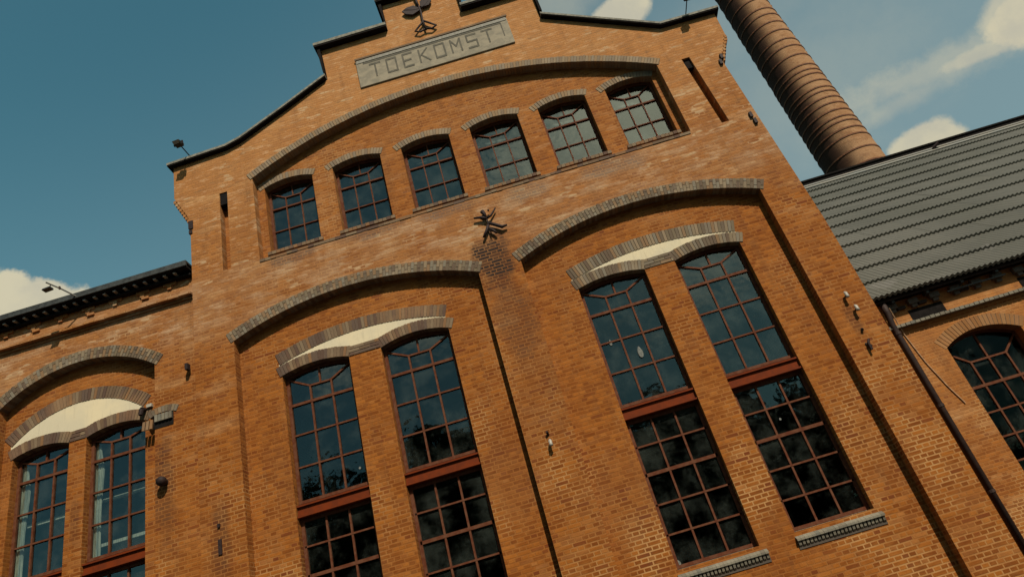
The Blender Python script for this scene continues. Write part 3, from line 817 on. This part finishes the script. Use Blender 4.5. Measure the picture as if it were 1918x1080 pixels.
# ================================================================== floodlights on arms
def make_flood():
    t = thing('floodlight', 'x', 'floodlight', (0, 0, 0), 'floodlights on arms along the roof edges')
    m = MB(); m.tube([(0, .12, -.08), (0, .10, .03), (.0, -.10, .06), (0, -.52, .14)], .014, 8); build(m, 'arm', IRON, t)
    m = MB(); m.hexa([(-.08, -.54, .05), (.08, -.54, .05), (.10, -.40, .06), (-.10, -.40, .06), (-.10, -.62, .12), (.10, -.62, .12), (.09, -.38, .16), (-.09, -.38, .16)]); h = build(m, 'lamp_head', GUTTER, t, bevel=.012)
    m = MB(); m.box(-.118, .118, -.50, -.47, .150, .175); m.box(-.118, -.105, -.51, -.46, .06, .1501); m.box(.105, .118, -.51, -.46, .06, .1501); build(m, 'bracket', IRON, t)
    m = MB(); m.hexa([(-.07, -.549, .058), (.07, -.549, .058), (.07, -.54, .058), (-.07, -.54, .058), (-.09, -.622, .112), (.09, -.622, .112), (.09, -.61, .112), (-.09, -.61, .112)]); build(m, 'lens', WHITE, h)
    return t
def dup(root, loc, rz=0, scale=1):
    r = root.copy(); COL.objects.link(r); r.location = loc; r.rotation_euler = (0, 0, rz); r.scale = (scale,) * 3
    for ch in list(root.children):
        c = ch.copy(); COL.objects.link(c); c.parent = r
        for g in list(ch.children):
            d = g.copy(); COL.objects.link(d); d.parent = c
    return r
fl = make_flood()
for o in list(fl.children):
    o.matrix_parent_inverse = Matrix()
    for g in o.children: g.matrix_parent_inverse = Matrix()
f2 = dup(fl, (5.34, -.02, 12.86), radians(3), .8); f2['label'] = 'grey floodlight on the right shoulder of the stepped gable, close to the round chimney'
f3 = thing('floodlight', 'slim lamp on a long thin arm over the gutter of the lower left wing', 'floodlight', (-8.19, -.10, 10.15), 'floodlights on arms along the roof edges')
m = MB(); m.tube([(0, .2, -.03), (0, 0, 0), (-.14, -.30, .085), (-.28, -.56, .150)], .015, 8); build(m, 'arm', TRIM, f3)
m = MB(); m.tube([(-.16, -.33, .08), (-.17, -.35, .13)], .024, 8); build(m, 'clamp', IRON, f3)
m = MB(); m.tube([(-.24, -.48, .135), (-.26, -.49, .04)], .010, 6)
m.hexa([(-.36, -.56, .0), (-.20, -.56, .015), (-.20, -.44, .015), (-.36, -.44, .0), (-.35, -.55, .035), (-.20, -.55, .050), (-.20, -.45, .050), (-.35, -.45, .035)]); build(m, 'lamp_head', GUTTER, f3, bevel=.006)
for o in f3.children: o.matrix_parent_inverse = Matrix()
fl.location = (-5.86, -.02, 12.98); fl.scale = (.85,) * 3; fl.rotation_euler = (0, 0, radians(-6)); fl['label'] = 'grey floodlight on the left shoulder of the stepped gable'

# ================================================================== 3. right wing (set back 4 m)
rw = thing('set_back_wing', 'sandy orange brick wing set back right of the hall under a long grey corrugated roof', 'building', (16, 10, 0))
YR = 4.0
cRW = circ3(8.64, 10.30, 5.36, .24)
w = MB(); w.plate([(5.8, 0), (24, 0), (24, 6.75), (5.8, 6.75)], [arched_hole(cRW, 8.64, 10.30, 1.5, 16)], YR, YR + .34)
build(w, 'wall', BRICK_FAR, rw)
arch_part('window_arch', rw, cRW, 8.60, 10.34, .26, YR, ARCH_ORANGE, pitch=.08, rng=rg, proud=.008, depth=.3)
window(rw, 8.64, 10.30, cRW, 1.55, 4.44, 4.98, [3.88, 3.36, 2.85, 2.35, 1.9], YR + .28, cols=4, bw=.04, glass=GLASS_DARK)
m = MB(); m.box(7, 14, 8, 8.1, .1, 6.6); m.box(7, 14, 4.4, 8, 5.9, 6.0); build(m, 'interior', DARKIN, rw)
# things glimpsed inside: a pair of hanging tube lights
m = MB(); m.box(8.8, 9.4, 5.4, 5.46, 5.42, 5.47); m.box(9.5, 9.95, 5.0, 5.06, 5.02, 5.07); build(m, 'tube_light', CURTAIN, rw)
# string course (sawtooth bricks), frieze with flat black vent openings, corbels, gutter
m = MB(); x = 7.6
while x < 24:
    m.box(x + .006, x + .104, YR - .15 - rg.uniform(0, .012), YR + .05, 6.045, 6.11 + rg.uniform(-.006, .006)); x += .112
build(m, 'string_course', SILL, rw)
m = MB(); m.box(6.5, 24, YR - .03, YR + .05, 5.98, 6.042); build(m, 'string_course', BRICK_FAR, rw)
for x0, x1 in ((8.32, 9.10), (10.86, 11.7)):
    m = MB(); m.box(x0, x1, YR - .006, YR + .02, 6.115, 6.40); build(m, 'frieze_vent', UNDER, rw)
x = 7.9
while x < 15:
    m = MB(); k = rg.random()
    m.box(x, x + .22, YR - .11, YR + .05, 6.50, 6.62); m.box(x + .05, x + .17, YR - .08, YR + .05, 6.42, 6.499)
    if k < .5: m.box(x + .22, x + .40, YR - .07, YR + .05, 6.455, 6.52)
    build(m, 'corbel', BRICK_DARK, rw)
    x += .49
m = MB(); m.box(6, 24.4, YR - .22, YR + .3, 6.68, 6.72); build(m, 'eave_soffit', UNDER, rw)
x = 8.0
while x < 14:
    m = MB(); m.box(x, x + .07, YR - .21, YR - .02, 6.60, 6.678); build(m, 'gutter_bracket', GUTTER, rw)
    x += .8
m = MB(); m.box(9.25, 10.6, YR - .16, YR - .13, 6.50, 6.53); build(m, 'gutter_bracket', GUTTER, rw)
m = MB(); m.box(6, 24.4, YR - .26, YR - .222, 6.66, 6.75); build(m, 'gutter', PIPE, rw)
# corrugated roof: overlapping rows of sheets
slope = (15.0 - 6.8) / (12.2 - 3.7); ln = sqrt(1 + slope * slope)
uy, uz = 1 / ln, slope / ln; ny, nz = -slope / ln, 1 / ln
ROWL = .965; nrow = 12; PIT = .125
sheets = MB()
def rp(x, s, h): return (x, 3.70 + s * uy + h * ny, 6.74 + s * uz + h * nz)
rr = random.Random(11)
for r in range(nrow):
    s0 = r * ROWL - .06; s1 = (r + 1) * ROWL + .04
    if r == nrow - 1: s1 = 11.12
    x = 5.9; 
    while x < 24.2:
        wdt = PIT * 8; cnt = 8 * 5
        lift = rr.uniform(0, .006)
        i0 = len(sheets.v)
        for k in range(cnt + 1):
            xx = x + wdt * k / cnt
            hh = (.020) * (1 + cos(2 * pi * k / 5))
            sheets.v.append(rp(xx, s0, hh + .075 + lift)); sheets.v.append(rp(xx, s1, hh + .0 + lift)); sheets.v.append(rp(xx, s0, hh + .004 + lift))
        for k in range(cnt):
            a = i0 + 3 * k
            sheets.f.append((a, a + 3, a + 4, a + 1)); sheets.m.append(0)
            sheets.f.append((a + 2, a + 5, a + 3, a)); sheets.m.append(0)
        x += wdt
build(sheets, 'corrugated_roof', ROOF, rw, smooth=False)
m = MB()
q = [rp(5.9, -.02, -.06), rp(24.2, -.02, -.06), rp(24.2, 11.7, -.06), rp(5.9, 11.7, -.06), rp(5.9, -.02, -.012), rp(24.2, -.02, -.012), rp(24.2, 11.7, -.012), rp(5.9, 11.7, -.012)]
m.hexa(q); 
m.hexa([(5.9, 12.1, 14.5), (24.2, 12.1, 14.5), (24.2, 20.6, 6.7), (5.9, 20.6, 6.7), (5.9, 12.1, 14.6), (24.2, 12.1, 14.6), (24.2, 20.6, 6.8), (5.9, 20.6, 6.8)])
build(m, 'roof_boarding', UNDER, rw)
m = MB()
for a_, b_, h_ in ((11.02, 11.20, .10), (11.205, 11.33, .13), (11.335, 11.50, .11)):
    m.hexa([rp(5.9, a_, .04), rp(24.2, a_, .04), rp(24.2, b_, .04), rp(5.9, b_, .04), rp(5.9, a_, h_), rp(24.2, a_, h_), rp(24.2, b_, h_), rp(5.9, b_, h_)])
build(m, 'ridge_flashing', TRIM, rw)
m = MB(); m.box(5.9, 24.2, 11.86, 12.4, 14.62, 14.90); m.box(5.9, 24.2, 11.80, 12.46, 14.902, 14.96); build(m, 'ridge_cap', UNDER, rw)
m = MB(); m.tube([(16.75, 11.75, 14.40), (16.75, 11.66, 14.62)], .05, 8); m.tube([(16.75, 11.66, 14.62), (16.95, 11.55, 14.70)], .06, 8); build(m, 'roof_vent', IRON, rw)
m = MB(); m.box(24, 24.3, 4.1, 20.3, 0, 6.7); m.box(5.9, 24, 20, 20.3, 0, 6.7)
m.face([(24.1, 4.1, 6.7), (24.1, 20.3, 6.7), (24.1, 12.2, 14.4)]); build(m, 'side_wall', BRICK_FAR, rw)
# down-pipe with swan neck, and a thin cable
m = MB(); m.tube([(7.80, YR - .20, 6.64), (7.80, YR - .19, 6.42), (7.78, YR - .14, 6.14), (7.80, YR - .11, 5.95), (7.80, YR - .11, .2)], .068, 12)
dp = build(m, 'downpipe', PIPE, rw, smooth=True)
m = MB()
for z in (5.9, 4.2, 2.4): m.tube([(7.80, YR - .11, z), (7.80, YR - .11, z + .06)], .08, 12)
build(m, 'pipe_collar', PIPE, dp)
m = MB(); m.tube([(7.86, YR - .25, 6.50), (7.97, YR - .02, 5.9), (8.06, YR - .02, 5.2), (8.20, YR - .02, 4.6), (8.34, YR - .02, 4.16)], .012, 6); build(m, 'cable', CABLE, rw)

# ================================================================== 4. chimney
ch = thing('factory_chimney', 'tall round brick chimney with iron hoops behind the grey roof, sooty, shade-painted left side', 'chimney', (17.6, 17, 0))
def cc_(z): return 17.03 - (z - 18) * .030
def cr_(z): return 1.27 - (z - 18) * .0185
m = MB(); SEG = 48; Z = [0 + i * 2.0 for i in range(20)]
m.tube([(cc_(z), 17, z) for z in Z], [cr_(z) for z in Z], SEG)
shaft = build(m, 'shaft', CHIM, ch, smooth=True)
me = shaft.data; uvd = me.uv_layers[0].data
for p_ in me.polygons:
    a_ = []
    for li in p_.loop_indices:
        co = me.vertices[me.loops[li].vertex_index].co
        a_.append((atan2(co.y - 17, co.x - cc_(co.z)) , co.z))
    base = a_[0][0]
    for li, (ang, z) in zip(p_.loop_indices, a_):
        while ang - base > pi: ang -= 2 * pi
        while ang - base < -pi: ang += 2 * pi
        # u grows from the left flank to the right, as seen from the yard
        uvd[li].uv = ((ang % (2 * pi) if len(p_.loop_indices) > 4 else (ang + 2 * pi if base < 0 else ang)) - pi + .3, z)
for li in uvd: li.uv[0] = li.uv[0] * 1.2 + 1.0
RINGS = [17.3, 18.1, 18.9, 19.33, 19.77, 20.05, 20.49, 20.94, 21.34, 21.75, 22.04, 22.51, 22.99, 23.3, 23.66, 24.41, 25.1, 25.62, 26.33, 27.0, 27.61, 28.09, 28.86, 29.71, 30.5, 31.3, 32.1, 33.0, 34.0, 35.0, 36.0]
for z in RINGS:
    m = MB()
    r = cr_(z)
    n = 48
    for k in range(n):
        a0, a1 = 2 * pi * k / n, 2 * pi * (k + 1) / n
        i = len(m.v)
        for a in (a0, a1):
            for rr_, zz in ((r - .01, z - .035), (r + .03, z - .035), (r + .03, z + .035), (r - .01, z + .035)):
                m.v.append((cc_(z) + rr_ * cos(a), 17 + rr_ * sin(a), zz))
        for q in range(4):
            q2 = (q + 1) % 4
            m.f.append((i + q, i + q2, i + 4 + q2, i + 4 + q)[::-1]); m.m.append(0)
    # turnbuckle lug on the right flank
    m.box(cc_(z) + r - .03, cc_(z) + r + .06, 16.7, 16.78, z - .05, z + .05)
    build(m, 'hoop', PIPE_HOOP if 'PIPE_HOOP' in globals() else plain('rusty_hoop_iron', (.26, .095, .034), (.13, .048, .022), 10, .8), ch)
    if 'PIPE_HOOP' not in globals(): PIPE_HOOP = bpy.data.materials['rusty_hoop_iron']

# ================================================================== 5. trees across the yard (they show in the window panes)
def tree(loc, h, seed, label):
    rnd = random.Random(seed)
    t = thing('tree', label, 'tree', loc, 'trees across the yard')
    m = MB(); m.tube([(0, 0, 0), (.1, 0, h * .25), (0, .1, h * .5), (.1, 0, h * .8)], [.45, .34, .24, .08], 10)
    for k in range(7):
        a = k * 2.4; z0 = h * (.25 + .07 * k); L = h * .22
        m.tube([(0, 0, z0), (cos(a) * L * .5, sin(a) * L * .5, z0 + L * .35), (cos(a) * L, sin(a) * L, z0 + L * .8)], [.14, .09, .03], 6)
    build(m, 'trunk', BARK, t)
    m = MB()
    cl = [(rnd.gauss(0, h * .14), rnd.gauss(0, h * .14), h * rnd.uniform(.12, .90), h * rnd.uniform(.09, .15)) for _ in range(46)]
    for cx_, cy_, cz_, r in cl:
        sc = 1.25 - abs(cz_ / h - .55) * 1.3; cx_ *= sc; cy_ *= sc
        for _ in range(120):
            d = Vector((rnd.gauss(0, 1), rnd.gauss(0, 1), rnd.gauss(0, 1))).normalized() * r * rnd.uniform(.55, 1.05)
            p0 = Vector((cx_, cy_, cz_)) + d
            u = Vector((rnd.gauss(0, 1), rnd.gauss(0, 1), rnd.gauss(0, 1))).normalized(); v = u.orthogonal().normalized(); s = rnd.uniform(.38, .75)
            m.face([p0 - u * s, p0 - v * s * .6, p0 + u * s, p0 + v * s * .6])
    build(m, 'crown', LEAF, t)
    for o in t.children: o.matrix_parent_inverse = Matrix()
    return t
t0 = tree((-22, -36, 0), 17.6, 1, 'broad leafy tree across the yard, leftmost of the row')
t1 = tree((2, -37, 0), 17.0, 2, 'round leafy tree across the yard, straight opposite the gable')
for (x, y, s, rz, src, lab) in ((-14, -37, 1.0, 1.1, t1, 'leafy tree across the yard, second from the left end'),
                                (-6, -36, 1.03, 2.3, t0, 'taller leafy tree across the yard, third from the left end'),
                                (-1.5, -34, .88, 3.1, t0, 'low leafy tree across the yard, just left of the round one opposite the gable'),
                                (6, -36, .95, 4.6, t0, 'leafy tree across the yard, just right of the round one opposite the gable'),
                                (10.5, -36, .93, 4.0, t0, 'lower leafy tree across the yard, third from the right end'),
                                (-10, -34, .92, 5.2, t1, 'low leafy tree across the yard, between the second and third from the left'),
                                (16, -38, .92, .7, t1, 'leafy tree across the yard, second from the right end'),
                                (24, -36, 1.0, 5.0, t0, 'leafy tree across the yard, rightmost of the row')):
    o = dup(src, (x, y, 0), rz, s); o['label'] = lab

# ================================================================== ground
m = MB(); m.face([(-400, -400, 0), (400, -400, 0), (400, 400, 0), (-400, 400, 0)])
tag(build(m, 'ground', GROUND), kind='structure')

# ================================================================== sky, sun
SUN_AZ, SUN_EL = 24.0, 45.0        # sun stands behind the camera, to the right
W = bpy.data.worlds.new('World'); S.world = W; W.use_nodes = True
nt = W.node_tree; nt.nodes.clear(); n = N(nt)
out = n.add('ShaderNodeOutputWorld'); bg = n.add('ShaderNodeBackground'); nt.links.new(bg.outputs[0], out.inputs[0])
sky = n.add('ShaderNodeTexSky', sky_type='NISHITA'); sky.sun_disc = False
sky.sun_elevation = radians(SUN_EL); sky.sun_rotation = radians(180 - SUN_AZ)
sky.air_density = 1.0; sky.dust_density = .6; sky.ozone_density = 1.6
tc = n.add('ShaderNodeTexCoord').outputs['Generated']
D = n.sep(tc)
el = n.math('MULTIPLY', n.math('ARCSINE', D[2]), 180 / pi)
az = n.math('MULTIPLY', n.math('ARCTAN2', D[0], D[1]), 180 / pi)
nz1 = n.noise(tc, 11, 8, .62); nz2 = n.noise(tc, 34, 6, .65)
puff = n.math('ADD', n.math('MULTIPLY', n.math('SUBTRACT', nz1, .5), 1.6), n.math('MULTIPLY', n.math('SUBTRACT', nz2, .5), .8))
def blob(a0, e0, ra, re, rot, soft, amt, k=1.0):
    da = n.math('MULTIPLY', n.math('SUBTRACT', az, a0), cos(radians(e0))); de = n.math('SUBTRACT', el, e0)
    cr, sr = cos(radians(rot)), sin(radians(rot))
    u = n.math('DIVIDE', n.math('ADD', n.math('MULTIPLY', da, cr), n.math('MULTIPLY', de, sr)), ra)
    v = n.math('DIVIDE', n.math('SUBTRACT', n.math('MULTIPLY', de, cr), n.math('MULTIPLY', da, sr)), re)
    d = n.math('SQRT', n.math('ADD', n.math('MULTIPLY', u, u), n.math('MULTIPLY', v, v)))
    d = n.math('SUBTRACT', d, n.math('MULTIPLY', puff, k))
    return n.math('MULTIPLY', n.ramp(d, 1.0 + soft, 1.0 - soft), amt)
blobs = [(-41.0, 30.0, 6.6, 3.3, 2, .09, 1.0, .55), (19.8, 45.2, 2.6, 1.6, 0, .14, 1.0, .5), (35.9, 24.9, 2.6, 1.9, 10, .14, .95, .55),
         (46.8, 28.6, 3.2, 1.9, 0, .18, 1.0, .6), (39.5, 29.2, 6.5, 1.3, -14, .7, .45, 1.6), (43.0, 28.2, 3.6, .6, -14, .5, .75, 1.2), (37, 28.6, 3.5, .8, -6, .8, .40, 1.4), (45.5, 29.9, 2.0, 1.0, 20, .4, .8, 1.0),
         (14, 48.5, 5, 2.0, 0, .6, .35, .8), (30, 33, 9, 5, 0, .9, .16, .9), (26, 40, 8, 3, 0, .8, .14, 1.0),
         (158, 38.5, 13, 8, 0, .5, 1.0, .5), (-170, 30, 10, 4, 0, .5, .35, .9), (150, 26, 14, 4, 0, .6, .4, .9)]
mask = None
for b_ in blobs:
    q = blob(*b_)
    mask = q if mask is None else n.math('MAXIMUM', mask, q)
# general thin haze that whitens the right-hand and lower sky
haze = n.math('MULTIPLY', n.ramp(n.math('ADD', n.math('MULTIPLY', az, .6), n.math('MULTIPLY', el, -1.5)), -100, -20), .66)
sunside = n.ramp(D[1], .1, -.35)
tint = n.mix(sunside, c4(.84, 1.55, 1.14), c4(.68, .95, .77))   # sun side made whiter, warmer and dimmer to shape the facade's fill light
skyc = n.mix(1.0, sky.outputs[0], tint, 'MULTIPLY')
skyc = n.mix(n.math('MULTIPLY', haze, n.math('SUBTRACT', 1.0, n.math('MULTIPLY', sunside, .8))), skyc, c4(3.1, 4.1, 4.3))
cloudc = n.mix(n.ramp(nz1, .35, .62), c4(6.3, 6.0, 4.7), c4(7.6, 7.0, 5.0))
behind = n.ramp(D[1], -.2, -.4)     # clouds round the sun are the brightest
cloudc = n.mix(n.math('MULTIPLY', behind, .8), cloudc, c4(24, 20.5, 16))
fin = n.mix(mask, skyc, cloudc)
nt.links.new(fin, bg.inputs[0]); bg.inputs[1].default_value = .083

sd = bpy.data.lights.new('sun', 'SUN'); sd.energy = 5.0; sd.angle = radians(.5); sd.color = (1, .90, .76)
so = bpy.data.objects.new('sun', sd); COL.objects.link(so)
v = Vector((sin(radians(SUN_AZ)) * cos(radians(SUN_EL)), -cos(radians(SUN_AZ)) * cos(radians(SUN_EL)), sin(radians(SUN_EL))))
so.rotation_euler = v.to_track_quat('Z', 'Y').to_euler(); so.location = v * 60

# ================================================================== camera
cd = bpy.data.cameras.new('camera'); cam = bpy.data.objects.new('camera', cd); COL.objects.link(cam); S.camera = cam
cd.sensor_width = 36; cd.lens = 36 * 1300 / 1918; cd.clip_end = 2000; cd.clip_start = .1
right = Vector((.9581348, .13655416, -.25165587)); up = Vector((.28631468, -.46086263, .84001758)); back = right.cross(up)
R = Matrix((right, up, back)).transposed().to_4x4(); R.translation = (0, -11, 1.6)
cam.matrix_world = R

S.view_settings.view_transform = 'Standard'; S.view_settings.look = 'None'; S.view_settings.exposure = -.03; S.view_settings.gamma = 1
S.render.engine = 'CYCLES'
S.cycles.max_bounces = 8; S.cycles.transparent_max_bounces = 12
